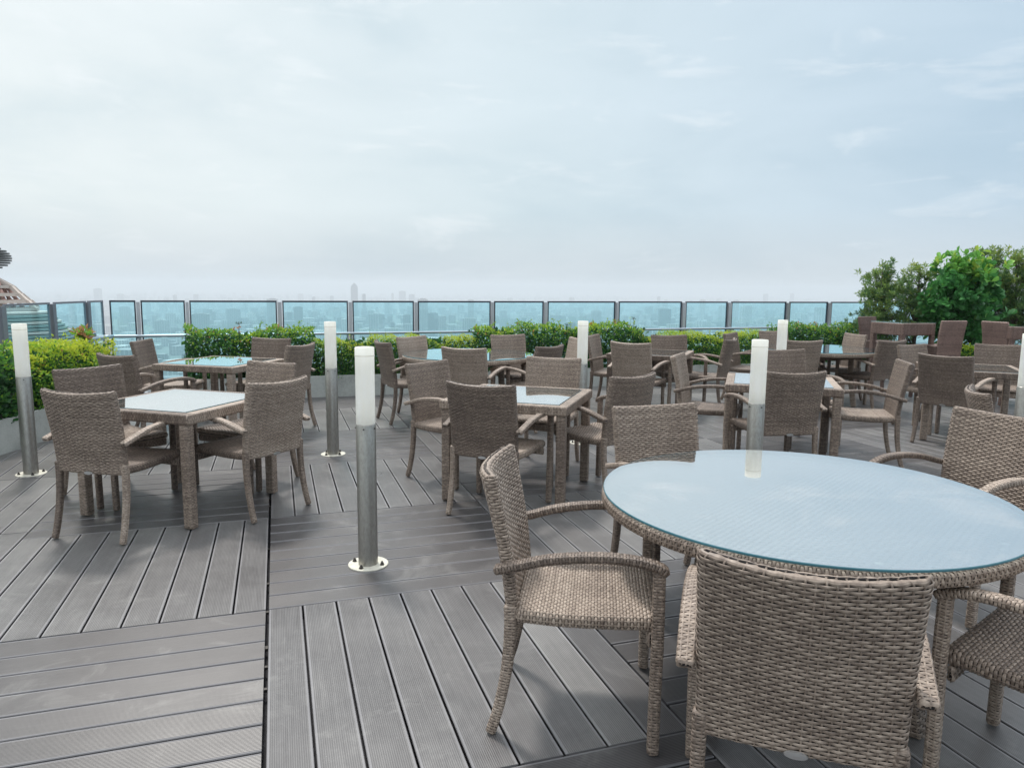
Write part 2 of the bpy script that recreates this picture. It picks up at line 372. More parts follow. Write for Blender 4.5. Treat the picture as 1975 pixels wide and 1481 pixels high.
# ------------------------------------------------------------------ the armchair
def make_chair():
    t = thing('wicker_armchair', '', 'chair')
    # backrest: leans back, bows backward in the middle
    bp = spline([(0, -.205, .395), (0, -.205, .46), (0, -.222, .62), (0, -.255, .80), (0, -.275, .90)], 30)
    def bend(p, px, f):
        q = p.copy(); q[..., 1] -= (.014 + .040*f)*(1 - (px/.245)**2)
        q[..., 2] -= .014*f*f*(1 - (px/.245)**2); return q
    S = Sleeve(bp, (1, 0, 0), .245, .021, .018, end=.016, bend=bend, taper=lambda f: .955 + .045*f)
    S.hy = .021
    woven('backrest', S, t, .0215, .0102, 1, A=.0017)
    # seat: thick woven pad, dips a little
    sp_ = spline([(0, -.200, .425), (0, -.05, .418), (0, .12, .420), (0, .24, .424), (0, .272, .412)], 24)
    def dip(p, px, f):
        q = p.copy(); q[..., 2] -= .010*(1 - (px/.24)**2)*np.sin(np.pi*f); return q
    S = Sleeve(sp_, (1, 0, 0), .238, .024, .020, end=.018, bend=dip)
    woven('seat', S, t, .0155, .0105, 2)
    # apron under the front edge
    S = Sleeve([(-.235, .245, .372), (0, .250, .380), (.235, .245, .372)], (0, 0, 1), .026, .010, .009, end=.008)
    woven('apron', S, t, .017, .0118, 3)
    for s, sd in ((-1, 5), (1, 9)):
        # armrest wraps the side of the back, rises and comes forward
        ap = spline([(s*.262, -.262, .592), (s*.266, -.19, .610), (s*.272, -.08, .640), (s*.278, .06, .657), (s*.279, .18, .654), (s*.277, .258, .636), (s*.274, .288, .616)], 40)
        S = Sleeve(ap, (1, 0, 0), .0225, .0135, .009, end=.010)
        woven('armrest', S, t, .0165, .0100, sd, A=.0010, th=.0009)
        fp = spline([(s*.274, .262, .628), (s*.274, .264, .40), (s*.272, .262, .2), (s*.270, .262, .004)], 20)
        woven('leg', Sleeve(fp, (1, 0, 0), .0185, .0185, .010, end=.006), t, .0165, .0098, sd+1, A=.0009, th=.0009)
        rp_ = spline([(s*.224, -.214, .46), (s*.225, -.212, .38), (s*.226, -.222, .24), (s*.228, -.248, .10), (s*.230, -.276, .004)], 24)
        woven('leg', Sleeve(rp_, (1, 0, 0), .0175, .019, .010, end=.006, taper=lambda f: 1.03 - .16*f), t, .0165, .0098, sd+2, A=.0009, th=.0009)
    m = MB(); a = np.linspace(0, 2*math.pi, 24, endpoint=False)
    yb = -.205 - .012 - .0265
    m.add([(.026*math.cos(x), yb - .0025, .405 + .009*math.sin(x)) for x in a] + [(.028*math.cos(x), yb+.0015, .405 + .011*math.sin(x)) for x in a],
          [(k, (k+1) % 24, 24 + (k+1) % 24, 24 + k) for k in range(24)])
    m.add([(.026*math.cos(x), yb - .0025, .405 + .009*math.sin(x)) for x in a] + [(0, yb - .003, .405)], [(k, 24, (k+1) % 24) for k in range(24)])
    m.build('maker_tag', TAG, t)
    return t
chair0 = make_chair()
CH = [  # x, y, rotation (deg), label, group
 (.76, 1.80, -19, 'nearest wicker armchair seen from behind, its back against the big round table'),
 (.24, 2.45, -97, 'wicker armchair turned sideways on the left of the big foreground round table'),
 (.83, 3.43, -162, 'wicker armchair facing the camera at the far left of the big round table'),
 (2.186, 3.40, 115, 'wicker armchair at the far right of the big round table, cut by the photo edge'),
 (1.645, 1.955, 39, 'wicker armchair beside the nearest one, only its seat, arm and one leg in view'),
 (-2.40, 4.29, -12, 'wicker armchair seen from behind at the near left of the diamond-turned square table'),
 (-1.74, 4.71, 60, 'wicker armchair seen from behind, leaning curved back right of the diamond-turned square table'),
 (-2.82, 5.00, -121, 'wicker armchair by the left planter, front seen, across the first square table'),
 (-2.00, 5.35, 155, 'wicker armchair behind the first square table, half hidden by the curved-back chair'),
 (-3.26, 6.35, -27, 'dark-backed wicker armchair beside the left hedge, near side of the railing corner table'),
 (-3.67, 7.65, -86, 'narrow side-on wicker armchair standing in front of the gap between the two hedges'),
 (-2.79, 7.85, 166, 'wicker armchair against the mixed hedge, far side of the railing corner table'),
 (-2.43, 7.42, 73, 'wicker armchair seen from behind at the right end of the railing corner table'),
 (-1.17, 7.95, -62, 'wicker armchair right of the nearest lamp, left side of the rear round table'),
 (-.99, 8.42, -127, 'wicker armchair against the low hedge, far left of the rear round table'),
 (-.39, 7.38, -20, 'dark-backed wicker armchair seen from behind at the near side of the rear round table'),
 (.07, 8.83, -152, 'wicker armchair against the tall hedge on the far side of the rear round table'),
 (.17, 7.61, 53, 'wicker armchair seen from behind on the right of the rear round table, mostly hidden'),
 (-.09, 4.74, -24, 'wicker armchair seen from behind at the near side of the middle square table'),
 (-.46, 5.56, -126, 'wicker armchair with its arm and seat showing, left side of the middle square table'),
 (.27, 5.92, 161, 'wicker armchair facing the camera across the middle square table'),
 (.67, 5.22, 42, 'wicker armchair seen from behind at the right side of the middle square table'),
 (.49, 8.49, 102, 'wicker armchair half hidden behind the left edge of the slim far white lamp'),
 (1.28, 9.05, -113, 'wicker armchair just right of the slim far white lamp, facing the far square table'),
 (1.47, 8.25, -33, 'dark-backed wicker armchair seen from behind at the near side of the far square table'),
 (2.07, 9.02, -170, 'wicker armchair against the low hedge on the far side of the far square table'),
 (2.40, 8.85, 60, 'wicker armchair seen side-on from behind at the right of the far square table'),
 (3.20, 9.66, -126, 'wicker armchair facing right at the left side of the far right round table'),
 (3.46, 8.88, 5, 'dark-backed wicker armchair at the near side of the far right round table'),
 (3.88, 10.22, -163, 'wicker armchair against the hedge behind the thin lamp, beyond the far right round table'),
 (4.45, 9.85, 98, 'wicker armchair seen from the front at the right end of the far right round table'),
 (4.50, 8.98, 25, 'wicker armchair with a wide dark back right of the far right round table'),
 (2.07, 5.58, 9, 'dark-backed wicker armchair seen from behind, immediately right of the stout lamp post'),
 (1.78, 6.45, -113, 'wicker armchair facing right on the left side of the square table behind the stout lamp'),
 (2.81, 6.96, -165, 'wicker armchair facing the camera beyond the square table, partly behind the stout lamp'),
 (3.08, 6.18, 74, 'wicker armchair in profile facing left, both arms in view, right of the stout lamp'),
 (4.33, 6.99, -50, 'wicker armchair seen from behind at the near side of the right edge square table'),
 (4.61, 7.81, -153, 'wicker armchair seen from the front, left end of the right edge square table'),
 (5.45, 7.95, 155, 'reddish wicker armchair beyond the square table at the right edge of the photo'),
 (3.16, 4.32, -112, 'pale wicker armchair seen almost edge-on, behind the far right foreground armchair'),
]
for i, (x, y, a, lab) in enumerate(CH):
    o = chair0 if i == 0 else copy_tree(chair0)
    o.location = (x, y, 0); o.rotation_euler.z = R(a)
    tag(o, lab, 'chair', 'woven wicker armchairs around the tables')

# ------------------------------------------------------------------ tables
def flat_weave(name, mb_shape, z, parent, sp=.024, rp=.0125):
    """flat woven sheet clipped to a half-size square or a disc"""
    kind, h = mb_shape; g = np.random.default_rng(3); mb = MB()
    nr = int(2*h/rp)
    for j in range(nr):
        b = -h + (j + .5)*rp
        L = h if kind == 'sq' else math.sqrt(max(h*h - b*b, 0))
        if L < .03: continue
        m = int(2*L/sp*3) + 2; a = np.linspace(-L, L, m); k = np.arange(4)
        aa, kk = np.meshgrid(a, k, indexing='ij'); ph = np.cos(np.pi*aa/sp + np.pi*j)
        V = np.stack([aa, b + PROF[kk, 0]*rp*(1+.1*ph), z + .0030*ph + PROF[kk, 1]*.0016], -1).reshape(-1, 3)
        I, K = np.meshgrid(np.arange(m-1), np.arange(3), indexing='ij')
        mb.add(V, np.stack([I*4+K, (I+1)*4+K, (I+1)*4+K+1, I*4+K+1], -1).reshape(-1, 4), .42 + .25*(g.random() - .5),
               np.stack([aa*10, PROF[kk, 0] + .5], -1).reshape(-1, 2))
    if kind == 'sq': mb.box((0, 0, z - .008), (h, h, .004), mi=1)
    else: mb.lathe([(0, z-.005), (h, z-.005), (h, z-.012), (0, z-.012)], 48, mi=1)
    return mb.build(name, [WICKP if name == 'woven_panel' else WICK, SHADE_CORE], parent, True)
def make_square():
    t = thing('square_table', '', 'table'); h = .45; z = .72
    for k in range(4):
        a = k*math.pi/2; cs, sn = math.cos(a), math.sin(a); rot = lambda x, y, zz: (x*cs - y*sn, x*sn + y*cs, zz)
        e = .002*(k % 2)
        S = Sleeve([rot(-h+.001, -h+.036, z-.032-e), rot(0, -h+.036, z-.032-e), rot(h-.001, -h+.036, z-.032-e)], rot(0, 1, 0), .036, .031, .008, end=.008)
        woven('top_rail', S, t, .018, .0100, 20+k, A=.0010, th=.0009)
        lx, ly = (-1 if k in (0, 3) else 1), (-1 if k < 2 else 1)
        S = Sleeve([(lx*.408, ly*.408, z-.055), (lx*.408, ly*.408, .3), (lx*.408, ly*.408, .004)], (1, 0, 0), .0305, .0305, .008, end=.006)
        woven('leg', S, t, .018, .0100, 30+k, A=.0009, th=.0009)
    flat_weave('woven_panel', ('sq', h-.068), z-.014, t)
    m = MB(); g = h-.070; m.box((0, 0, z-.0015), (g, g, .004))
    m.f = [m.f[0][[1, 0]]]; m.mi = [np.zeros(2)]
    v = np.array([(x, y, zz) for zz in (z-.0055, z+.0025) for x, y in ((-g, -g), (g, -g), (g, g), (-g, g))])
    m.add(v, [(k, (k+1) % 4, 4+(k+1) % 4, 4+k) for k in range(4)], mi=1)
    m.build('glass_top', [GTOP, GEDGE], t)
    return t
sq0 = make_square()
SQ = [(-2.24, 4.78, -17, 'square wicker table turned like a diamond with a shining white glass top'),
      (-2.95, 7.25, -15, 'square wicker table at the railing corner, its glass top mirroring leaves'),
      (.06, 5.19, -17, 'square wicker table in the middle, wicker showing through its glass top'),
      (1.70, 8.76, -22, 'far square wicker table near the low hedge, between the slim lamp and the stout lamp'),
      (2.32, 6.15, -18, 'square wicker table right behind the stout lamp post, white glass corner showing'),
      (4.70, 7.34, -24, 'square wicker table at the right edge of the terrace, in front of the bar chairs')]
for i, (x, y, a, lab) in enumerate(SQ):
    o = sq0 if i == 0 else copy_tree(sq0)
    o.location = (x, y, 0); o.rotation_euler.z = R(a); tag(o, lab, 'table', 'square glass-topped wicker tables')

class Ring:
    """woven torus-like rim"""
    def __init__(s, Rm, z, hx, hy, rad):
        s.d, s.P = rr_profile(hx, hy, rad); s.La = s.d[-1]; s.Lb = 2*math.pi*Rm; s.Rm = Rm; s.z = z
    def __call__(s, a, b, off):
        a = np.mod(a, s.La); q = [np.interp(a, s.d, s.P[:, i]) for i in range(4)]
        r = s.Rm + q[0] + q[2]*off; th = b/s.Rm
        return np.stack([r*np.cos(th), r*np.sin(th), s.z + q[1] + q[3]*off], -1)
def make_round():
    t = thing('round_table', '', 'table'); z = .735
    woven('rim', Ring(.714, z-.034, .026, .022, .014), t, .016, .0105, 40, A=.0015, th=.0012)
    flat_weave('woven_panel', ('disc', .705), z-.016, t)
    m = MB(); r = .736
    m.lathe([(0.0001, z+.001), (r-.002, z+.001)], 96, mi=0)
    m.lathe([(r-.002, z+.001), (r, z-.001), (r, z-.006), (r-.002, z-.008)], 96, mi=1)
    m.lathe([(r-.002, z-.008), (0.0001, z-.008)], 96, mi=0)
    m.build('glass_top', [GTOP, GEDGE], t)
    for k in range(8):
        a = R(22 + 45*k); m = MB(); m.lathe([(.0001, 0), (.012, 0), (.012, .0015), (.0001, .0015)], 20, (.66*math.cos(a), .66*math.sin(a), z-.0115)); m.build('spacer_pad', PLATE, t)
    for k in range(4):
        a = R(18 + 90*k); c, s_ = math.cos(a), math.sin(a)
        S = Sleeve(spline([(c*.40, s_*.40, z-.06), (c*.41, s_*.41, .4), (c*.47, s_*.47, .004)], 14), (c, s_, 0), .030, .030, .008, end=.006)
        woven('leg', S, t, .018, .0122, 50+k)
        a2 = a + math.pi/2
        S = Sleeve([(c*.40, s_*.40, z-.095), (math.cos(a2)*.40, math.sin(a2)*.40, z-.095)], (0, 0, 1), .033, .012, .008, end=.006)
        woven('apron', S, t, .018, .0125, 60+k)
    return t
rd0 = make_round()
for i, (x, y, a, lab) in enumerate([
      (1.09, 2.63, 20, 'big round wicker table in the foreground with a pale blue shining glass top'),
      (-.50, 8.12, 5, 'round glass-topped wicker table in front of the low hedge, left of the slim lamp'),
      (4.00, 9.38, 40, 'far round glass-topped wicker table before the right hedge, beside the raised bar table')]):
    o = rd0 if i == 0 else copy_tree(rd0)
    o.location = (x, y, 0); o.rotation_euler.z = R(a); tag(o, lab, 'table', 'round glass-topped wicker tables')

# bar tables and bar chairs
def make_bar_table():
    t = thing('bar_table', '', 'table'); h = .285; z = 1.05
    for k in range(4):
        a = k*math.pi/2; cs, sn = math.cos(a), math.sin(a); rot = lambda x, y, zz: (x*cs - y*sn, x*sn + y*cs, zz)
        S = Sleeve([rot(-h+.001, -h+.022, z-.085), rot(0, -h+.022, z-.085), rot(h-.001, -h+.022, z-.085)], (0, 0, 1), .080, .022, .01, end=.006)
        woven('apron', S, t, .020, .0125, 70+k)
        lx, ly = (-1 if k in (0, 3) else 1), (-1 if k < 2 else 1)
        S = Sleeve([(lx*(h-.03), ly*(h-.03), z-.16), (lx*(h-.03), ly*(h-.03), .5), (lx*(h-.03), ly*(h-.03), .004)], (1, 0, 0), .028, .028, .008, end=.006)
        woven('leg', S, t, .018, .0122, 75+k)
    flat_weave('woven_panel', ('sq', h-.03), z-.012, t)
    m = MB(); m.box((0, 0, z+.005), (h, h, .005)); m.build('glass_top', GTOP, t)
    m = MB(); fr = h-.06
    for a, b in (((-fr, -fr), (fr, -fr)), ((fr, -fr), (fr, fr)), ((fr, fr), (-fr, fr)), ((-fr, fr), (-fr, -fr))): m.bar((*a, .3), (*b, .3), .02, .02)
    m.build('foot_rail', GREYP, t)
    return t
bt0 = make_bar_table()
for i, (x, y, a, lab) in enumerate([(5.47, 10.1, 18, 'tall square wicker bar table with a deep apron, in front of the trees'),
                                    (6.72, 9.35, -20, 'second tall wicker bar table, cut by the right edge behind the right lamp')]):
    o = bt0 if i == 0 else copy_tree(bt0); o.location = (x, y, 0); o.rotation_euler.z = R(a); tag(o, lab, 'table', 'tall wicker bar tables')
def make_bar_chair():
    t = thing('bar_chair', '', 'chair')
    bp = spline([(0, -.19, .55), (0, -.195, .72), (0, -.215, .92), (0, -.245, 1.10)], 20)
    woven('backrest', Sleeve(bp, (1, 0, 0), .205, .020, .016, end=.014, taper=lambda f: .93+.07*f), t, .021, .012, 81)
    woven('seat', Sleeve([(0, 0, .565), (0, 0, .66), (0, 0, .755)], (1, 0, 0), .205, .205, .03, end=.008), t, .021, .012, 82)
    flat_weave('seat_top', ('sq', .200), .752, t)
    for sx in (-1, 1):
        for y0, y1 in ((.185, .20), (-.18, -.23)):
            woven('leg', Sleeve([(sx*.18, y0, .60), (sx*.182, (y0+y1)/2, .3), (sx*.185, y1, .004)], (1, 0, 0), .021, .021, .008, end=.006), t, .0165, .012, 85)
    m = MB(); m.bar((-.18, .19, .30), (.18, .19, .30), .02, .02); m.build('foot_rail', GREYP, t)
    return t
bc0 = make_bar_chair(); bt_parts = list(bc0.children) + list(bt0.children)
for c in bt_parts:                                 # the bar set is woven in a darker, redder cane
    for i_, mm in enumerate(c.data.materials):
        if mm == WICK: c.data.materials[i_] = WICKB
def bc_at(u, v, rz):      # seat origin from the place of the top of the back
    x, y = at(u, v, 1.10); f = R(rz + 90); return x + .245*math.cos(f), y + .245*math.sin(f)
for i, (u, v, a, lab) in enumerate([(1672, 610.5, 210, 'wicker bar chair left of the tall bar table, its back rising above the hedge'),
                                    (1841, 618.5, 14, 'wicker bar chair right of the tall bar table, its dark slanted back toward us'),
                                    (1919, 620, -78, 'wicker bar chair farther right before the trees, behind the reddish chair')]):
    x, y = bc_at(u, v, a)
    o = bc0 if i == 0 else copy_tree(bc0); o.location = (x, y, 0); o.rotation_euler.z = R(a); tag(o, lab, 'chair', 'tall wicker bar chairs')

# ------------------------------------------------------------------ bollard lamps
def make_lamp():
    t = thing('bollard_lamp', '', 'lamp'); H, J, r = 1.18, .775, .052
    m = MB(); m.lathe([(r, .008), (r, J-.004), (r-.002, J), (.0001, J)], 40); m.build('pole', GALV, t, True).data.materials
    m = MB(); m.lathe([(r-.002, J+.001), (r-.002, H-.045), (r-.0015, H-.043), (r-.0015, H-.004), (r-.005, H), (.0001, H)], 40); m.build('lamp_shade', DIFF, t, True)
    m = MB(); m.lathe([(r+.0006, H-.046), (r+.0006, H-.043)], 40); m.build('cap_seam', PLATE, t)
    m = MB(); m.lathe([(.0001, .007), (.104, .007), (.107, .005), (.107, 0)], 48); m.build('base_plate', PLATE, t)
    for k in range(4):
        a = R(40 + 90*k); c = (.082*math.cos(a), .082*math.sin(a), .007)
        m = MB(); m.lathe([(.013, 0), (.013, .002), (.010, .002), (.010, .011), (.006, .012), (.006, .02), (.0001, .021)], 6, c); m.build('bolt', BOLT, t)
    for a in (-125, -55, 30, 150):
        m = MB(); m.lathe([(.0045, 0), (.0045, .0)], 8) if 0 else None
        c = (math.cos(R(a))*(r+.001), math.sin(R(a))*(r+.001), J-.022)
        m.box(c, (.0035, .0035, .0035), rz=R(a)); m.build('screw', BOLT, t)
    return t
lp0 = make_lamp()
b7 = at(1977, 747, .77)
for i, (x, y, lab) in enumerate([
      (-3.78, 5.51, 'bollard lamp in front of the left planter, white top on a weathered steel pole'),
      (-1.59, 6.27, 'bollard lamp standing between the left tables and the rear round table'),
      (-.77, 3.73, 'nearest bollard lamp in the open deck, full pole and round bolted base in view'),
      (1.57, 4.55, 'stout bollard lamp rising behind the big round table and mirrored in its glass'),
      (.67, 6.84, 'slim far bollard lamp standing behind the middle square table'),
      (2.81, 7.49, 'thin far bollard lamp between two chair backs, above the stout lamp'),
      (b7[0], b7[1], 'bollard lamp cut by the right edge of the photo')]):
    o = lp0 if i == 0 else copy_tree(lp0)
    o.location = (x, y, 0); o.rotation_euler.z = R(17*i); tag(o, lab, 'lamp', 'white topped bollard lamps')

# ------------------------------------------------------------------ terrace
TH = R(18.13); U = np.array([math.cos(TH), math.sin(TH)]); Vv = np.array([-math.sin(TH), math.cos(TH)]); O0 = np.array([-1.125, 3.172])
PS = 1.3856
def uv2w(u, v): p = O0 + U*u + Vv*v; return float(p[0]), float(p[1])
FL0 = np.array([-3.28, 10.29]); FD = np.array([math.cos(R(20)), math.sin(R(20))])     # main railing line
FC = np.array([-5.43, 9.507]); LD = np.array([.07, -1.0]); LD /= np.linalg.norm(LD)   # left railing from the corner towards the camera
FE = FL0 + FD*13.5
poly = [tuple(FC + np.array([-.12, .12])), tuple(FE + np.array([0, .12])), (15, 8), (14, -5), (-8, -5), tuple(FC + LD*8 + np.array([-.12, 0]))]
m = MB()
def prism(m, poly, z0, z1, tone=.5, mi=0):
    k = len(poly); me = bpy.data.meshes.new('t')
    m_v = [(x, y, z0) for x, y in poly] + [(x, y, z1) for x, y in poly]
    m.add(m_v, [(i, (i+1) % k, k+(i+1) % k, k+i) for i in range(k)], tone, mi=mi)
    c = (sum(p[0] for p in poly)/k, sum(p[1] for p in poly)/k)
    m.add([(x, y, z1) for x, y in poly] + [(*c, z1)], [(i, (i+1) % k, k) for i in range(k)], tone, mi=mi)
    m.add([(x, y, z0) for x, y in poly] + [(*c, z0)], [((i+1) % k, i, k) for i in range(k)], tone, mi=mi)
prism(m, poly, -1.6, -.06); o = m.build('terrace_slab', DARK); tag(o, kind='structure')
def inside(x, y):
    k = False; j = len(poly)-1
    for i in range(len(poly)):
        if (poly[i][1] > y) != (poly[j][1] > y) and x < (poly[j][0]-poly[i][0])*(y-poly[i][1])/(poly[j][1]-poly[i][1]) + poly[i][0]: k = not k
        j = i
    return k
m = MB(); g = np.random.default_rng(11)
for pu in range(-4, 10):
    for pv in range(-4, 6):
        sh = {-2: .13, -3: .13}.get(pu, 0)
        vboards = (pu + pv) % 2 != 0 if True else 0
        if pu == -2: vboards = True
        seam = .011 if pu in (-1,) else .004
        tone_p = .45 + .22*(g.random()-.5)
        for k in range(9):
            w_ = PS/9; tone = float(np.clip(tone_p + .22*(g.random()-.5) + (.24 if vboards else -.27), 0, 1))  # direction shift in the colour balances the boards' uneven reflection of light
            if pu == 0 and pv == -1 and k == 7: tone = .98
            if pu == 0 and pv == -1 and k > 7: tone = .45
            c0, c1 = k*w_ + .0042, (k+1)*w_ - .0042
            l0, l1 = .004, PS - .004
            dz = .0018*(g.random()-.5)
            ch = .0028
            prof = [(c0+.010, -.056), (c0+.010, -.006), (c0, -.006), (c0, -ch), (c0+ch*.8, 0), (c1-ch*.8, 0), (c1, -ch), (c1, -.006), (c1-.010, -.006), (c1-.010, -.056)]
            cu = pu*PS + PS/2; cv = pv*PS + PS/2 + sh
            if not inside(*uv2w(cu, cv)) and not inside(*uv2w(cu, cv-.6)): continue
            P = []; uvs = []
            for l in (l0, l1):
                for c, z in prof:
                    if vboards: a_, b_ = pu*PS + c, pv*PS + sh + l
                    else: a_, b_ = pu*PS + l, pv*PS + sh + c
                    if pu == -1: a_ = min(a_, -.011)
                    x, y = uv2w(a_, b_)
                    P.append((x, y, z + dz)); uvs.append((c - k*w_, l))
            if not inside(*uv2w(pu*PS + (PS/2 if not vboards else k*w_), pv*PS + sh + (k*w_ if not vboards else PS*.55))): continue
            f = [(j, j+1, 11+j, 10+j) for j in range(9)]
            if not vboards: f = [t_[::-1] for t_ in f]
            m.add(P, f, tone, uvs)
            for q in (0, 10):
                m.add([P[q+i] for i in (0, 1, 8, 9, 2, 3, 6, 7, 4, 5)], [(0, 1, 2, 3), (4, 5, 6, 7), (5, 8, 9, 6)], tone)
o = m.build('terrace_deck', DECK); tag(o, kind='structure')

# joists glimpsed in the wide seam
m = MB()
for k in range(60):
    v = -3.9 + k*.17
    x, y = uv2w(-.006, v); (m.box((x, y, -.026 + .006*random.random()), (.008, .006 + .01*random.random(), .006), rz=TH) if random.random() < .6 else None)
o = m.build('deck_clip', BOLT); tag(o, 'row of small dark fixing clips in the wide deck seam', 'fixing', kind='stuff')

# ------------------------------------------------------------------ planters
def planter(name, a, b, depth, side, h, label, nseg):
    """a, b: ends of the front face; side: +1 body lies to the left of a->b"""
    a, b = np.array(a), np.array(b); d = (b-a)/np.linalg.norm(b-a); nrm = np.array([-d[1], d[0]])*side
    t = thing(name, label, 'planter', (float(a[0]), float(a[1]), 0)); L = np.linalg.norm(b-a)
    P = lambda s_, q: (a + d*s_ + nrm*q - a)
    wt = .045
    for k in range(nseg):
        s0, s1 = L*k/nseg + .003, L*(k+1)/nseg - .003; mb = MB()
        c = P((s0+s1)/2, wt/2); mb.box((c[0], c[1], h/2), ((s1-s0)/2, wt/2, h/2), rz=math.atan2(d[1], d[0])); mb.build('front_slab', CONC, t)
    mb = MB()
    c = P(L/2, depth-wt/2); mb.box((c[0], c[1], h/2-.004), (L/2, wt/2, h/2), rz=math.atan2(d[1], d[0]))
    for s_ in (wt/2, L-wt/2): c = P(s_, depth/2); mb.box((c[0], c[1], h/2-.002), (wt/2-.002, depth/2-wt-.001, h/2), rz=math.atan2(d[1], d[0]))
    mb.build('wall', CONC, t)
    mb = MB(); c = P(L/2, depth/2); mb.box((c[0], c[1], h-.06), (L/2-wt, depth/2-wt, .02), rz=math.atan2(d[1], d[0])); mb.build('soil', SOIL, t)
    return t
SOIL = simple('soil', (.045, .035, .028), .95, nscale=40, namp=.5, bump=.5)
PR0 = np.array([-4.2, 9.0]); PRD = np.array([math.cos(R(18.2)), math.sin(R(18.2))])
PRL = 11.6
planter('planter', PR0, PR0 + PRD*PRL, .62, 1, .285, 'long low concrete planter running along the glass railing, full of hedge', 9)
PL0 = np.array([-4.47, 2.6]); PL1 = np.array([-4.43, 8.25])
planter('planter', PL0, PL1, .66, 1, .30, 'concrete planter of pale slabs along the left railing, behind the first lamp', 6)

# ------------------------------------------------------------------ leaves
def leaf_mat(name, stops, trans=.48, rough=.4):
    m, nt, out = new_mat(name); n = N(nt)
    a = n('ShaderNodeAttribute', {'attribute_name': 'tone'})
    c = n.ramp(a.outputs['Fac'], *stops)
    p = n('ShaderNodeBsdfPrincipled', Base_Color=c, Roughness=rough)
    p.inputs['Specular IOR Level'].default_value = .4
    tr = n('ShaderNodeBsdfTranslucent', Color=c)
    mx = n('ShaderNodeMixShader', _0=trans, _1=p.outputs[0], _2=tr.outputs[0]); n.link(mx.outputs[0], out.inputs[0]); return m
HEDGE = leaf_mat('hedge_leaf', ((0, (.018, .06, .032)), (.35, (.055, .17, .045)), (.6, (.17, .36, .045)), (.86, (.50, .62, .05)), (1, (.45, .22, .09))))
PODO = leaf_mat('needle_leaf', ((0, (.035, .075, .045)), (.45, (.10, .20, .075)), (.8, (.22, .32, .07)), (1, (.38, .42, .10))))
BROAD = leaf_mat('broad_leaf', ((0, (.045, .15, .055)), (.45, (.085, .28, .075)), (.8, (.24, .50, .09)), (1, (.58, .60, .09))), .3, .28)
BARK = simple('bark', (.085, .065, .055), .85, nscale=30, namp=.4, bump=.6)
def leaves(mb, C, D, L, W, tone, g, fold=.25):
    """C centres of leaf bases, D directions, lengths L, widths W: a folded six-point blade each"""
    nL = len(C); D = D/np.linalg.norm(D, axis=1, keepdims=True)
    r = g.normal(size=(nL, 3)); S = np.cross(D, r); S /= np.linalg.norm(S, axis=1, keepdims=True); Nn = np.cross(S, D)
    L = np.broadcast_to(L, nL)[:, None]; W = np.broadcast_to(W, nL)[:, None]
    p0 = C; p3 = C + D*L - Nn*L*.12; m1 = C + D*L*.5 + Nn*L*.05
    l = C + D*L*.55 + S*W*.5 + Nn*W*fold; r_ = C + D*L*.55 - S*W*.5 + Nn*W*fold
    V = np.stack([p0, l, p3, r_, m1], 1).reshape(-1, 3); b = np.arange(nL)*5
    mb.add(V, np.concatenate([np.stack([b, b+4, b+1], -1), np.stack([b+4, b+2, b+1], -1), np.stack([b, b+3, b+4], -1), np.stack([b+4, b+3, b+2], -1)]), np.repeat(tone, 5))
def round_leaves(mb, C, D, L, W, tone, g):
    """rounder, paddle-shaped blades for the big-leaved tree"""
    nL = len(C); D = D/np.linalg.norm(D, axis=1, keepdims=True)
    q = g.normal(size=(nL, 3)); S = np.cross(D, q); S /= np.linalg.norm(S, axis=1, keepdims=True); Nn = np.cross(S, D); L = np.broadcast_to(L, nL)[:, None]
    pts = [C]
    for f, w_ in ((.22, .16), (.5, .40), (.78, .46), (.95, .26)):
        for sg in (1, -1): pts.append(C + D*L*f + S*W*w_*sg + Nn*(W*w_*.28 - L*.10*f*f))
    pts.append(C + D*L - Nn*L*.10); mid = C + D*L*.55 - Nn*L*.03; pts.append(mid)
    V = np.stack(pts, 1).reshape(-1, 3); b = np.arange(nL)*11; ring = [0, 1, 3, 5, 7, 9, 8, 6, 4, 2]
    mb.add(V, np.concatenate([np.stack([b+ring[i], b+ring[(i+1) % 10], b+10], -1) for i in range(10)]), np.repeat(tone, 11))
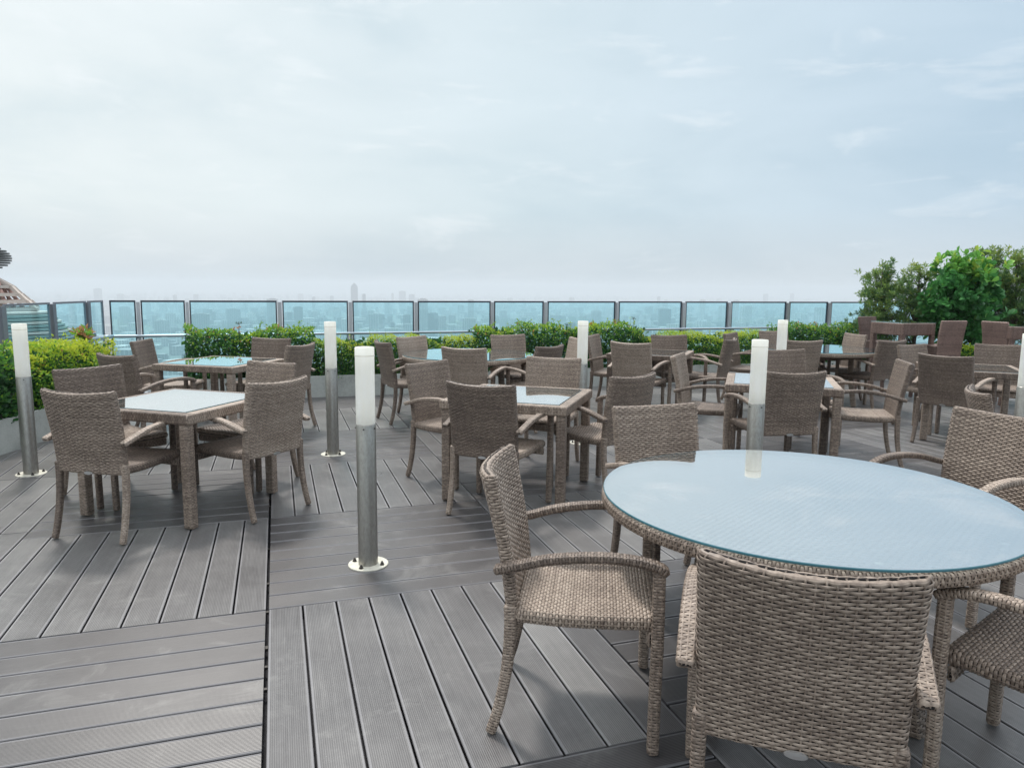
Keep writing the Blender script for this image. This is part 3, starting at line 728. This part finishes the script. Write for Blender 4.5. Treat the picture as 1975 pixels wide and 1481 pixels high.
def hedge(label, a, d, nrm, L, depth, h, z0, base_tone, yellow, leaf=.034, dens=1500, seed=0, group=None, red=.02):
    g = np.random.default_rng(seed); mb = MB(); t = thing('hedge', label, 'hedge', (float(a[0]), float(a[1]), 0), group=group)
    na = int(dens*L*(depth + 2*h))
    # points in a shell under the bumpy surface
    s = g.random(na)*L; bump = .06*np.sin(s*5.1+seed) + .045*np.sin(s*11.3+2*seed) + .03*np.sin(s*23+seed)
    f = g.random(na); q = np.empty(na); z = np.empty(na)
    pt = depth/(depth+2*h); top = f < pt
    q[top] = g.random(top.sum())*depth; z[top] = 1
    fr = (f >= pt) & (f < pt + (1-pt)*.62); bk = f >= pt + (1-pt)*.62
    q[fr] = 0; z[fr] = g.random(fr.sum()); q[bk] = depth; z[bk] = g.random(bk.sum())
    inn = np.abs(g.normal(size=na))*.05
    hh = h + bump*.7
    zz = z*hh; zz = np.where(top, hh - inn, zz)
    nb = .05*np.sin(s*7+z*9+seed) + .03*np.sin(s*17+z*21)
    q = np.where(fr, q - .02 + inn + nb*.8, np.where(bk, q - inn - nb*.5, q))
    rnd = np.clip((z - .75)/.25, 0, 1)*.10; q = np.where(fr, q + rnd, np.where(bk, q - rnd, q))
    endr = np.minimum(s, L-s); q = np.where(endr < .06, depth/2 + (q-depth/2)*.8, q)
    C = np.stack([d[0]*s + nrm[0]*q, d[1]*s + nrm[1]*q, z0 + zz], -1)
    outw = np.where(top[:, None], np.array([0, 0, 1.]), np.where(fr[:, None], np.array([-nrm[0], -nrm[1], .55]), np.array([nrm[0], nrm[1], .55])))
    D = outw*.8 + g.normal(size=(na, 3))*.62
    clump = .5 + .5*np.sin(s*6.3+seed*1.7)*np.sin(s*2.1+1)
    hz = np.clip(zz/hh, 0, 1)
    tone = base_tone + .14*g.normal(size=na) + yellow*np.clip((hz-.6)/.4, 0, 1)*(.35 + .65*clump) - .10*(1-hz)  # yellow leaf tips, with sunlight on the top put into the tone
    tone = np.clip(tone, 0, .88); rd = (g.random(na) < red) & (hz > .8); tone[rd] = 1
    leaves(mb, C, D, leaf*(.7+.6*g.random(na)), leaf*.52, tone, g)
    fol = mb; mb = MB(); twg = mb               # inner twigs
    for k in range(int(L*26)):
        s_ = g.random()*L; q_ = depth*(.2+.6*g.random()); x0 = d*s_ + nrm*q_; top_ = (x0[0]+g.normal()*.05, x0[1]+g.normal()*.05, z0 + h*(.6+.35*g.random()))
        mb.tube([(x0[0], x0[1], z0-.05), ((x0[0]+top_[0])/2+g.normal()*.02, (x0[1]+top_[1])/2, z0+h*.4), top_], [.006, .005, .002], 5)
    mb = fol; ms = twg                        # stray shoots above the clipped top
    for k in range(int(L*(10 if leaf > .03 else 5))):
        s_ = g.random()*L; q_ = depth*(.1+.8*g.random()); x0 = d*s_ + nrm*q_; hh_ = h + .02; up_ = .02 + .07*g.random()**2*(1.2 if leaf > .03 else .6)
        tip = np.array([x0[0]+g.normal()*.02, x0[1]+g.normal()*.02, z0 + hh_ + up_])
        ms.tube([(x0[0], x0[1], z0 + hh_ - .08), tuple(tip)], [.0025, .0012], 4)
        c = np.array([x0[0], x0[1], z0+hh_-.04]) + (tip - np.array([x0[0], x0[1], z0+hh_-.04]))*g.random((9, 1))
        leaves(mb, c, g.normal(size=(9, 3)) + [0, 0, .9], leaf*(.7+.5*g.random(9)), leaf*.45, np.full(9, (1.0 if g.random() < red*6 else min(.86, base_tone + yellow*.8))), g)
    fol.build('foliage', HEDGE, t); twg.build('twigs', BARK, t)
    # dense inner leaves so that the middle is not see-through
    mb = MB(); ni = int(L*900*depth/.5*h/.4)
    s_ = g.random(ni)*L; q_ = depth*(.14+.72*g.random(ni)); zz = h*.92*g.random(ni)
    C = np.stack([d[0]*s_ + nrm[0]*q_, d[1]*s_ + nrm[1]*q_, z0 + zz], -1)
    leaves(mb, C, g.normal(size=(ni, 3)), .075, .05, np.clip(.18+.08*g.normal(size=ni), 0, 1), g)  # dark tone paints the hedge's inner shade into the leaves
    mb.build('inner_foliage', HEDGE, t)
    return t
PRN = np.array([-PRD[1], PRD[0]]); hp = lambda s: PR0 + PRD*s + PRN*.05
def hs(u):      # distance along the right planter that stands at pixel column u
    rx, ry, rz = ray(u, 680); A_ = np.array([[PRD[0], -rx], [PRD[1], -ry]]); q = PR0 + PRN*.25
    return float(np.linalg.solve(A_, -q)[0])
segs = [(318, 606, .64, .42, .26, .042, 'dense mixed hedge right of the railing gap, yellowish leaf tips, behind the corner table'),
        (606, 915, .52, .52, .62, .024, 'low clipped bright green hedge behind the two left lamps'),
        (915, 1236, .66, .40, .34, .040, 'taller mixed hedge with yellow-green top behind the rear round table'),
        (1236, 1492, .52, .52, .6, .026, 'low bright green hedge section behind the far square table'),
        (1492, 1690, .62, .38, .22, .042, 'taller hedge with reddish tips between the thin lamp and the trees')]
for i, (u0, u1, h, bt, ye, lf, lab) in enumerate(segs):
    s0, s1 = max(hs(u0), .05), hs(u1)
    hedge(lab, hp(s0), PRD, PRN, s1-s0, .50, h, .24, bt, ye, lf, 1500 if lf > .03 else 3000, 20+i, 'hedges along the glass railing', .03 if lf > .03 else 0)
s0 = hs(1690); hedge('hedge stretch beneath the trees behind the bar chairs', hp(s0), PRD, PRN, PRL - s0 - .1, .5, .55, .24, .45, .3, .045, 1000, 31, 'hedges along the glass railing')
LDIR = (PL1-PL0)/np.linalg.norm(PL1-PL0); LN = np.array([-LDIR[1], LDIR[0]])
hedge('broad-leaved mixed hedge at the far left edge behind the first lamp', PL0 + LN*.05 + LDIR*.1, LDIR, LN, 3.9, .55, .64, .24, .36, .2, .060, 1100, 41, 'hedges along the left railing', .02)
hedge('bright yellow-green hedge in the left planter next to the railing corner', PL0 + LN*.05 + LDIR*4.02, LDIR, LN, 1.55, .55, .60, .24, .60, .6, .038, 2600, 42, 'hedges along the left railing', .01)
def sprig(label, x, y, z0, hgt, kind, seed):
    g = np.random.default_rng(seed); t = thing('weed_stalk' if kind else 'red_leaved_plant', label, 'plant', (x, y, z0))
    mb = MB(); ml = MB()
    if kind:
        mb.tube([(0, 0, 0), (.004, 0, hgt*.5), (.0, 0.01, hgt)], [.004, .003, .002], 5)
        for k in range(7):
            a = g.random()*6.28; e = (.035*math.cos(a), .035*math.sin(a), hgt*(.86+.12*g.random()))
            mb.tube([(0, 0.008, hgt*.82), e], [.002, .001], 4)
            leaves(ml, np.tile(np.array([e]), (5, 1)), g.normal(size=(5, 3)), .014, .01, np.full(5, .2), g)
    else:
        for k in range(9):
            a = g.random()*6.28; e = (.16*math.cos(a)*g.random(), .16*math.sin(a)*g.random(), hgt*(.6+.4*g.random()))
            mb.tube([(0, 0, 0), (e[0]*.4, e[1]*.4, e[2]*.6), e], [.006, .004, .002], 5)
            c = np.array([e])*(.55+.45*g.random((14, 1))); leaves(ml, c, g.normal(size=(14, 3))+[0, 0, .4], .09, .03, np.where(g.random(14) < .7, 1.0, .6), g)
    mb.build('stem', BARK, t); ml.build('leaves', HEDGE, t)
sprig('small plant with reddish leaves poking above the left hedge at the railing corner', -4.75, 8.0, .78, .22, 0, 1)
for i, (u, hgt, lab) in enumerate([(462, .20, 'thin dry weed stalk above the mixed hedge, before the third wide glass panel'),
        (1098, .14, 'thin weed stalk left of the slim far lamp'), (1226, .24, 'tallest forked weed stalk above the hedge right of the slim far lamp'),
        (1207, .16, 'short bent weed stalk beside the forked one'), (1027, .10, 'tiny weed sprig above the taller mixed hedge')]):
    x, y = PR0 + PRD*hs(u) + PRN*.35; sprig(lab, float(x), float(y), .80, hgt, 1, 5+i)

# ------------------------------------------------------------------ trees
def tree(name, label, x, y, H, Rc, z0c, mat, kind, seed, ncl):
    g = np.random.default_rng(seed); t = thing(name, label, 'tree', (x, y, 0)); mb = MB(); ml = MB()
    lean = g.normal(size=2)*.06
    trunk = [(0, 0, .18), (lean[0]*.5, lean[1]*.5, H*.35), (lean[0], lean[1], H*.65), (lean[0]*1.2, lean[1]*1.2, H*.93)]
    mb.tube(trunk, [.035, .028, .02, .008], 8)
    for k in range(ncl):
        for _ in range(40):
            v = g.uniform(-1, 1, 3)
            if .25 < (np.abs(v)**(3 if kind == 'broad' else 2)).sum()**(1/(3 if kind == 'broad' else 2)) < 1: break
        c = np.array([lean[0] + v[0]*Rc, lean[1] + v[1]*Rc*.75, z0c + (v[2]*.5+.5)*(H-z0c)])
        a0 = np.array([lean[0]*.8, lean[1]*.8, max(.5, c[2]-.25-.3*g.random())]); mid = (a0+c)/2 + g.normal(size=3)*.03
        mb.tube([tuple(a0), tuple(mid), tuple(c)], [.012, .008, .003], 5)
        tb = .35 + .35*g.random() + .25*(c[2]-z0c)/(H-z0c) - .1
        if kind == 'needle':
            for j in range(6):
                tc_ = c + g.normal(size=3)*np.array([.085, .085, .075]); nl = 26
                D = g.normal(size=(nl, 3)) + np.array([v[0]*.5, v[1]*.5, .7])
                leaves(ml, np.tile(tc_, (nl, 1)) + g.normal(size=(nl, 3))*.018, D, .080*(.6+.6*g.random(nl)), .0155, np.clip(tb + .12*g.normal(size=nl) + (.12 if j == 0 else -.05), 0, 1), g)
        else:
            for j in range(3):
                tc_ = c + g.normal(size=3)*.09; nl = 11
                D = g.normal(size=(nl, 3)) + np.array([v[0]*.8, v[1]*.8 - .2, .5])
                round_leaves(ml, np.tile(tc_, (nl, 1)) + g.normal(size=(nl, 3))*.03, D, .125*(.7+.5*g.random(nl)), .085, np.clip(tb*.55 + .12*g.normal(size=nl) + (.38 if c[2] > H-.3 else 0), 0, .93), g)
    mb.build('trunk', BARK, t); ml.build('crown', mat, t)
def tp(u, d):
    rx, ry, rz = ray(u, 600); return rx/ry*d, d
for i, (nm, u, d, H, Rc, z0, mat, kd, nc, lab) in enumerate([
    ('pine_like_shrub_tree', 1703, 12.2, 1.95, .38, .55, PODO, 'needle', 62, 'small dark needle-leaved tree with dense tufts, leftmost of the tree row'),
    ('pine_like_shrub_tree', 1768, 12.3, 2.00, .33, .50, PODO, 'needle', 42, 'airy needle-leaved tree with its thin reddish stem showing, second in the tree row'),
    ('broad_leaved_tree', 1850, 12.0, 2.03, .46, .62, BROAD, 'broad', 135, 'round-crowned tree with large glossy bright green leaves, tallest in the row'),
    ('pine_like_shrub_tree', 1905, 12.6, 2.25, .34, .5, PODO, 'needle', 66, 'needle-leaved tree immediately right of the glossy broad-leaved tree'),
    ('pine_like_shrub_tree', 1958, 12.4, 2.24, .38, .45, PODO, 'needle', 74, 'loose needle-leaved tree at the right edge of the photo'),
    ('pine_like_shrub_tree', 2020, 12.2, 2.2, .40, .45, PODO, 'needle', 40, 'needle-leaved tree only just entering at the right edge')]):
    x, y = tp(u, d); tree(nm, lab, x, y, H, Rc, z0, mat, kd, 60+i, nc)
x, y = tp(1883, 11.3)
hedge('bright lime-green shrub beneath the trees, left of the reddish chair', np.array([x-.25, y]), PRD, PRN, .7, .4, .32, .28, .62, .25, .05, 1300, 77, None, 0)

# ------------------------------------------------------------------ glass railing
ZT = 1.265
def hit(u, p, d):
    rx, ry, rz = ray(u, 600); A_ = np.array([[d[0], -rx], [d[1], -ry]]); return float(np.linalg.solve(A_, -np.array(p))[0])
def railing(label, p, d, spans, zb, rail, brackets=False, postmat=None):
    t = thing('glass_railing', label, 'railing', (float(p[0]), float(p[1]), 0), math.atan2(d[1], d[0]))
    s_in = rail
    for k, (s0, s1) in enumerate(spans):
        fr = MB(); w_ = .016
        fr.box(((s0+s1)/2, 0, ZT-.012), ((s1-s0)/2, .014, .012)); fr.box((s0+w_/2, 0, (ZT-.024+zb)/2), (w_/2, .0135, (ZT-.024-zb)/2)); fr.box((s1-w_/2, 0, (ZT-.024+zb)/2), (w_/2, .0135, (ZT-.024-zb)/2))
        fr.box(((s0+s1)/2, 0, zb-.012), ((s1-s0)/2, .014, .012))
        f = fr.build('panel_frame', FRM if not brackets else GREYP, t)
        gl = MB(); gl.box(((s0+s1)/2, 0, (ZT-.024+zb)/2), ((s1-s0)/2-w_-.001, .005, (ZT-.026-zb)/2)); gl.build('glass_panel', GFENCE, f)
    for k in range(len(spans)-1):
        c = (spans[k][1] + spans[k+1][0])/2; g_ = spans[k+1][0] - spans[k][1]
        m = MB(); hw = min(.034, max(.018, g_/2 - .012)) if not brackets else .03
        m.box((c, -.012*s_in, (ZT-.02)/2), (hw, .024, (ZT-.02)/2)); m.build('post', postmat or POSTM, t)
        m = MB(); m.bar((c, -.03*s_in, .765), (c, -.16*s_in, .775), .018, .012); m.build('rail_bracket', GREYP, t)
        if brackets:
            m = MB(); m.box((c, -.02*s_in, .80), (.09, .03, .05)); m.build('cover_box', GREYP, t)
    return t
main = [(212, 262), (272, 357), (366, 534), (545, 671), (680, 798), (806, 946), (953, 1048), (1056, 1186), (1193, 1314), (1322, 1402), (1410, 1515), (1522, 1595), (1602, 1668), (1676, 1745), (1753, 1830), (1838, 1920), (1928, 2010)]
sp_m = [(hit(a, FL0, FD), hit(b, FL0, FD)) for a, b in main]
rg = railing('long glass railing with dark-edged teal panels and silver posts across the view', FL0, FD, sp_m, .10, 1)
m = MB(); s0 = sp_m[0][0]-.25; s1 = sp_m[-1][1]
m.tube([(s0 + (s1-s0)*k/30, -.17, .80) for k in range(31)], .019, 12); m.build('handrail', RAILM, rg, True)
left = [(-75, -8), (8, 95), (105, 165), (171, 198)]
sp_l = [(-hit(b, FC, LD), -hit(a, FC, LD)) for a, b in left]
LB = -LD
sp_l = [tuple(sorted((hit(a, FC, LB), hit(b, FC, LB)))) for a, b in left]
rl = railing('shorter glass railing on the left with grey posts, in front of the ornate tower', FC, LB, sp_l, .16, -1 if False else 1, True, GREYP)
for c in list(rl.children): pass
m = MB(); s0 = sp_l[0][0]; m.tube([(s0 + (-.1-s0)*k/20, -.19, .80) for k in range(21)], .024, 12); m.build('handrail', RAILM, rl, True)

# ------------------------------------------------------------------ the city far below
ZG = -180.0
def city_mat(name, c1, c2, sc_=(.28, .28, .31)):
    m, nt, out = new_mat(name); n = N(nt); ge = n('ShaderNodeNewGeometry'); oi = n('ShaderNodeObjectInfo')
    at_ = n('ShaderNodeAttribute', {'attribute_name': 'tone'})
    sp = n('ShaderNodeSeparateXYZ', Vector=ge.outputs['Position'])
    fl = n.math('GREATER_THAN', n.math('FRACT', n.math('MULTIPLY', sp.outputs[2], .28)), .45)
    vt = n.math('GREATER_THAN', n.math('FRACT', n.math('MULTIPLY', n.math('ADD', sp.outputs[0], n.math('MULTIPLY', sp.outputs[1], .7)), .13)), .35)
    nz = n('ShaderNodeSeparateXYZ', Vector=ge.outputs['Normal']); wall = n.math('LESS_THAN', n.math('ABSOLUTE', nz.outputs[2]), .5)
    f = n.math('MULTIPLY', n.math('MULTIPLY', fl, vt), wall)
    base = n.mix(at_.outputs['Fac'], c1, c2); c = n.mix(n.math('MULTIPLY', f, .75), base, (.06, .08, .10))
    p = n('ShaderNodeBsdfPrincipled', Base_Color=c, Roughness=.7); n.link(p.outputs[0], out.inputs[0]); return m
CITY = city_mat('city_facade', (.16, .16, .17), (.62, .60, .57)); 
GRND = simple('city_ground', (.16, .18, .16), .95, nscale=.004, namp=.5)
m = MB(); RG = 15000
a = np.linspace(0, 2*math.pi, 64, endpoint=False)
m.add([(RG*math.cos(x), RG*math.sin(x), ZG) for x in a] + [(0, 0, ZG)], [(k, (k+1) % 64, 64) for k in range(64)])
o = m.build('city_ground', GRND); tag(o, kind='structure')
g = np.random.default_rng(5); m = MB()
for k in range(9000):
    d = 900 + 12500*g.random()**.8; az = g.uniform(-.75, .75); x, y = d*math.sin(az), d*math.cos(az)
    w1, w2 = g.uniform(9, 38, 2); h = g.gamma(2.2, 9) + 6; h = min(h, 70)
    m.box((x, y, ZG + h/2), (w1/1.6, w2/1.6, h/2), rz=g.uniform(0, .3) if g.random() < .7 else g.uniform(0, 1.5), tone=float(g.random()))
o = m.build('city_blocks', CITY); tag(o, 'mass of low city blocks fading into haze beyond the railing', 'city', kind='stuff')
def tower(name, label, u, ytop, wpx, d, depth=None, style=0, rz=None, tone=.5, group=None):
    rx, ry, rz_ = ray(u, ytop); x, y = rx/ry*d, d; top = EYE + rz_/ry*d; W = wpx/F*d; H = top - ZG
    t = thing(name, label, 'building', (x, y, ZG), (rz if rz is not None else .2), group); D = depth or W*.8
    m = MB(); bh = H if style != 1 else H*.885
    m.box((0, 0, bh/2), (W/2, D/2, bh/2), tone=tone); m.build('tower_body', CITY, t)
    m = MB()
    if style == 1:
        z = bh
        for s_, dz in ((.86, .03), (.68, .025), (.44, .022)): m.box((0, 0, z + H*dz/2), (W/2*s_, D/2*s_, H*dz/2), tone=tone); z += H*dz
        v = [(-W*.2, -D*.2, z), (W*.17, -D*.17, z), (W*.17, D*.17, z), (-W*.17, D*.17, z), (0, 0, H)]
        m.add(v, [(0, 1, 4), (1, 2, 4), (2, 3, 4), (3, 0, 4)], tone); m.build('stepped_spire', CITY, t)
    else:
        m.box((W*.06, 0, bh + H*.012), (W*.26, D*.3, H*.012), tone=tone*.8); m.box((-W*.22, D*.1, bh + H*.006), (W*.1, D*.15, H*.006), tone=tone*.6)
        m.build('rooftop_plant', CITY, t)
    return t
tower('spired_skyscraper', 'lone skyscraper with a stepped pointed top rising above the hazy skyline', 683, 545, 13, 3900, style=1, tone=.25)
for i, (u, yt, wp, d, lab) in enumerate([
    (702, 568, 6, 3900, 'slim tower just right of the spired skyscraper'),
    (605, 573, 5, 4600, 'thin hazy tower two panels left of the spired skyscraper, barely above the railing'),
    (640, 571, 6, 5200, 'faint tower left of the spired skyscraper'),
    (757, 566, 4, 5200, 'thin mast-like tower right of the spired skyscraper'),
    (776, 562, 12, 5600, 'pale broad tower in the haze, right cluster of the skyline'),
    (794, 568, 9, 5600, 'pale tower at the right end of the skyline cluster'),
    (188, 557, 11, 5200, 'faint tall tower above the left railing end'),
    (575, 592, 17, 2900, 'darker block of paired towers behind the fourth wide glass panel'),
    (727, 606, 24, 2600, 'broad dark tower block behind the fifth wide glass panel'),
    (785, 607, 14, 2700, 'narrow tower block near the right post of the fifth wide panel'),
    (835, 604, 19, 2600, 'square tower block behind the sixth wide glass panel'),
    (905, 614, 26, 2500, 'wide low tower block right half of the sixth wide panel'),
    (385, 605, 34, 2300, 'ribbed wide office block at the left of the widest glass panel'),
    (450, 596, 20, 2800, 'tower block in the middle of the widest glass panel'),
    (240, 592, 15, 2900, 'tower block behind the narrow corner glass panel'),
    (312, 618, 22, 2300, 'dark squat tower in the panel right of the railing corner'),
    (1282, 596, 22, 3000, 'tall pale block behind the panel right of the slim lamp'),
    (1150, 600, 16, 3100, 'pale tower behind the panel left of the forked weed stalk'),
    (970, 600, 12, 3300, 'narrow tower behind the narrow glass panel above the tall hedge')]):
    tower('city_tower', lab, u, yt, wp, d, rz=random.uniform(-.3, .4), tone=random.uniform(.05, .5), group='city towers beyond the railing')
for i in range(60):
    u = random.choice([random.uniform(205, 1660), random.uniform(60, 1000)]); d = random.uniform(2600, 7500); yt = 556 + 1386*random.uniform(40, 135)/d*1.0
    tower('city_tower', 'one of many faint hazy high-rise blocks seen through the teal glass', u, yt, random.uniform(18, 45)/d*1386, d, rz=random.uniform(-.5, .5), tone=random.uniform(.1, .9), group='faint hazy high-rise blocks')

# ornate tower top close by on the left
TS = simple('tower_stone', (.52, .45, .40), .7, nscale=1.5, namp=.15)
TP = simple('tower_pink', (.50, .30, .25), .7, nscale=1.5, namp=.15)
TG = simple('tower_green_roof', (.20, .26, .24), .6, nscale=2, namp=.2)
dT = 46.0; rx, ry, rz = ray(-8, 560); tx, ty = rx/ry*dT, dT
zpx = lambda yy: EYE + ray(0, yy)[2]/ray(0, yy)[1]*dT
t = thing('ornate_tower', 'ornate neighbouring tower top with slatted ball finial and flaring ribbed roof', 'building', (tx, ty, 0))
m = MB()
rb = 30/F*dT
for k in range(9):
    zz = -1 + 2*(k+.5)/9; r = math.sqrt(1-zz*zz)*rb; z = zpx(498) + zz*20/F*dT
    m.lathe([(.01, z-.05), (r, z-.05), (r, z+.05), (.01, z+.05)], 24)
m.lathe([(.12, zpx(536)), (.12, zpx(480))], 8); m.build('ball_finial', simple('finial_metal', (.10, .10, .10), .5, .3), t)
def ringr(px): return px/F*dT
tiers = [(553, 30), (568, 45), (581, 60), (596, 76)]
for k, (yy, px) in enumerate(tiers):
    m = MB(); r = ringr(px); z = zpx(yy); m.lathe([(r*.84, z-.10), (r, z-.10), (r, z+.10), (r*.84, z+.10), (r*.84, z-.10)], 6); m.build('ring_beam', TS, t)
    for j in range(6):
        a = j*math.pi/3; r2 = ringr(tiers[k-1][1]) if k else .15; z2 = zpx(tiers[k-1][0]) if k else zpx(538)
        m = MB(); m.bar((r*.97*math.cos(a), r*.97*math.sin(a), z), (r2*math.cos(a), r2*math.sin(a), z2), .22, .22); m.build('strut', TS, t)
        m = MB(); a2 = a + .45; m.tube([(r*.55*math.cos(a2), r*.55*math.sin(a2), z), (r*.5*math.cos(a2), r*.5*math.sin(a2), (z+z2)/2), (r2*.55*math.cos(a2), r2*.55*math.sin(a2), z2)], [.16, .11, .10], 8); m.build('curved_column', TP, t)
for k in range(26):
    f = k/25; yy = 602 + f*150; px = 84 + 118*f**.85; r = ringr(px); z = zpx(yy)
    m = MB(); m.lathe([(r*.8, z-.14), (r, z-.09), (r, z+.03), (r*.8, z+.09)], 40); m.build('roof_rib', TG if k % 3 else TS, t)
m = MB(); m.lathe([(ringr(60), zpx(598)), (ringr(80), zpx(602)), (ringr(190), zpx(755)), (ringr(190), -60)], 40); m.build('roof_shell', TG, t, True)

# ------------------------------------------------------------------ haze
m, nt, out = new_mat('haze_air'); n = N(nt)
pv = n('ShaderNodeVolumePrincipled'); pv.inputs['Color'].default_value = (.70, .745, .80, 1); pv.inputs['Density'].default_value = 3.1e-4
pv.inputs['Anisotropy'].default_value = .2
n.link(pv.outputs[0], out.inputs['Volume']); HAZE = m
mb = MB(); mb.box((0, 0, (ZG - 1.5 + 40)/2), (15500, 15500, (40 - ZG + 1.5)/2)); o = mb.build('haze', HAZE)
tag(o, 'thin grey-blue haze filling the air over the city', 'haze', kind='stuff')
